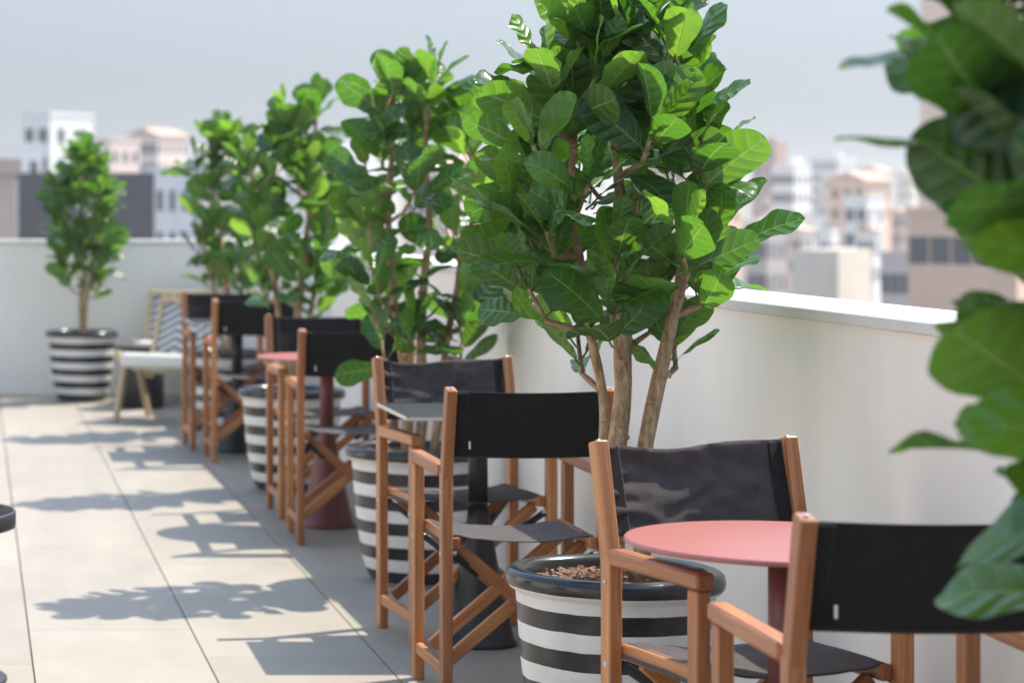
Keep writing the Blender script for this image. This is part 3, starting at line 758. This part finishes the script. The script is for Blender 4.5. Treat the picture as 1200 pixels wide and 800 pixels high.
# left side, beyond the end wall
building('apartment_building', 'white cube house with a grey shaded side, tallest on the left skyline', 26, 110, 137, 60, W1, 50, 2, 2, 'flat', 0)
building('apartment_building', 'low white flat roofed block at the left edge of the skyline', -60, 50, 172, 52, W1, 30, 1, 4, 'flat', 0)
building('apartment_building', 'pinkish terraced block behind the lone potted tree', 105, 165, 166, 75, PK, 50, 3, 3, 'flat', 0)
building('apartment_building', 'pale pink block with tiled roof just left of the far fig trees', 150, 222, 160, 90, PK, 58, 4, 4, 'gable', 0)
building('apartment_building', 'light bluish block with dark windows low behind the end wall', 172, 238, 202, 42, LG, 12, 2, 4, 'flat', 0)
building('rooftop_shed', 'dark grey rooftop shed behind the lone potted tree, just past the end wall', 21, 178, 203, 27, GY, 0, 0, 0, 'none', 0, -16, 'shed')
building('brick_pier', 'pale pink masonry pier at the left edge just past the end wall', -26, 19, 204, 25.5, (.62, .49, .42), 0, 0, 0, 'flat', 0, -16, 'pier')
# seen through the trees
building('apartment_building', 'cream block showing between the far and middle fig trees', 240, 330, 185, 80, BE, 50, 3, 4, 'flat', 1)
building('apartment_building', 'white block seen through the stems of the middle fig trees', 330, 470, 176, 110, W1, 50, 4, 5, 'flat', 1)
building('apartment_building', 'pinkish tiled roof house seen left of the big fig tree', 470, 590, 196, 70, PK, 50, 2, 4, 'gable', 0)
building('apartment_building', 'grey white block low behind the big fig tree', 560, 720, 180, 95, LG, 50, 4, 5, 'flat', 2)
building('apartment_building', 'ochre block hidden mostly by the big fig tree', 720, 880, 190, 85, OC, 50, 4, 5, 'flat', 1)
# right side
building('apartment_building', 'red brown brick house with stair tower right of the big fig tree', 876, 928, 170, 120, (.42, .25, .20), 58, 3, 2, 'flat', 1)
building('apartment_building', 'white block below the red brown house on the right', 900, 955, 196, 95, W1, 50, 3, 3, 'flat', 1)
building('apartment_building', 'peach orange house with tiled roof right of the white block', 965, 1052, 212, 90, OC, 50, 2, 3, 'gable', 0)
building('apartment_building', 'pale lilac apartment block far right with many windows', 945, 1010, 186, 150, LG, 50, 5, 5, 'flat', 2)
building('apartment_building', 'small white house with flat roof above the beige wall block', 985, 1040, 232, 70, W1, 50, 2, 2, 'flat', 0)
building('apartment_building', 'grey row building low down behind the right hand parapet', 872, 926, 268, 55, (.50, .45, .43), 45, 2, 3, 'flat', 0)
building('apartment_building', 'blank beige block just beyond the right hand parapet', 921, 1030, 292, 36, (.74, .66, .55), 50, 0, 0, 'none', 0)
building('apartment_building', 'mauve grey block right of the blank beige block', 1028, 1110, 300, 44, (.55, .48, .47), 40, 1, 3, 'flat', 0)
building('apartment_building', 'wide peach block with terrace behind the foreground tree', 1038, 1260, 250, 46, (.70, .48, .36), 58, 1, 5, 'flat', 0)
building('apartment_building', 'tall peach building rising out of the top right corner', 1062, 1420, -40, 65, (.92, .66, .52), 30, 0, 2, 'none', 0, -16, 'building', .3)
# distant houses up the slope: one shared description each side
rnd = random.Random(8)
for k in range(46):
    left = k % 2 == 0
    Y = rnd.uniform(190, 420); px = rnd.uniform(-60, 560) if left else rnd.uniform(560, 1250); yt = rnd.uniform(192, 220)
    c = rnd.choice((W1, PK, BE, LG, OC))
    t = building('distant_house', 'tiny pale house far off on the slope, left of the big fig tree' if left else 'tiny pale house far off on the slope, right of or behind the big fig tree',
                 px-14, px+14+rnd.random()*20, yt, Y, c, rnd.uniform(42, 56), 2, 2, rnd.choice(('flat', 'flat', 'gable')), 0, -18, 'house')
    t['group'] = 'distant houses left' if left else 'distant houses right'

# ------------------------------------------------------------------ summer haze over the city
m = bpy.data.materials.new('haze_air'); m.use_nodes = True; n = m.node_tree.nodes; n.remove(n['Principled BSDF'])
pv = n.new('ShaderNodeVolumePrincipled'); pv.inputs['Color'].default_value = (.95, .93, .92, 1); pv.inputs['Density'].default_value = .00055; pv.inputs['Anisotropy'].default_value = .25
m.node_tree.links.new(pv.outputs[0], n['Material Output'].inputs['Volume'])
hz = MB(); hz.box(-1850, 1850, -950, 2850, -24, 26); tag(hz.build('haze', m), kind='stuff')

rnd = random.Random(21)
for k in range(30):
    px = rnd.uniform(872, 1060); yt = 196 + 80*(k/30) + rnd.uniform(-8, 8); Y = lerp(175, 62, k/30)
    c = rnd.choice((W1, W1, PK, BE, OC, (.48, .30, .24))); rf = rnd.choice(('flat', 'gable', 'gable'))
    t = building('townhouse', 'small house with tiled roof in the crowded rooftops right of the big fig tree' if rf == 'gable' else 'small flat roofed house in the crowded rooftops right of the big fig tree',
                 px-10, px+12+rnd.random()*16, yt, Y, c, rnd.uniform(35, 54), 2, 2, rf, rnd.choice((0, 0, 1)), -17, 'house', .6)
    t['group'] = 'tiled townhouses right' if rf == 'gable' else 'flat townhouses right'
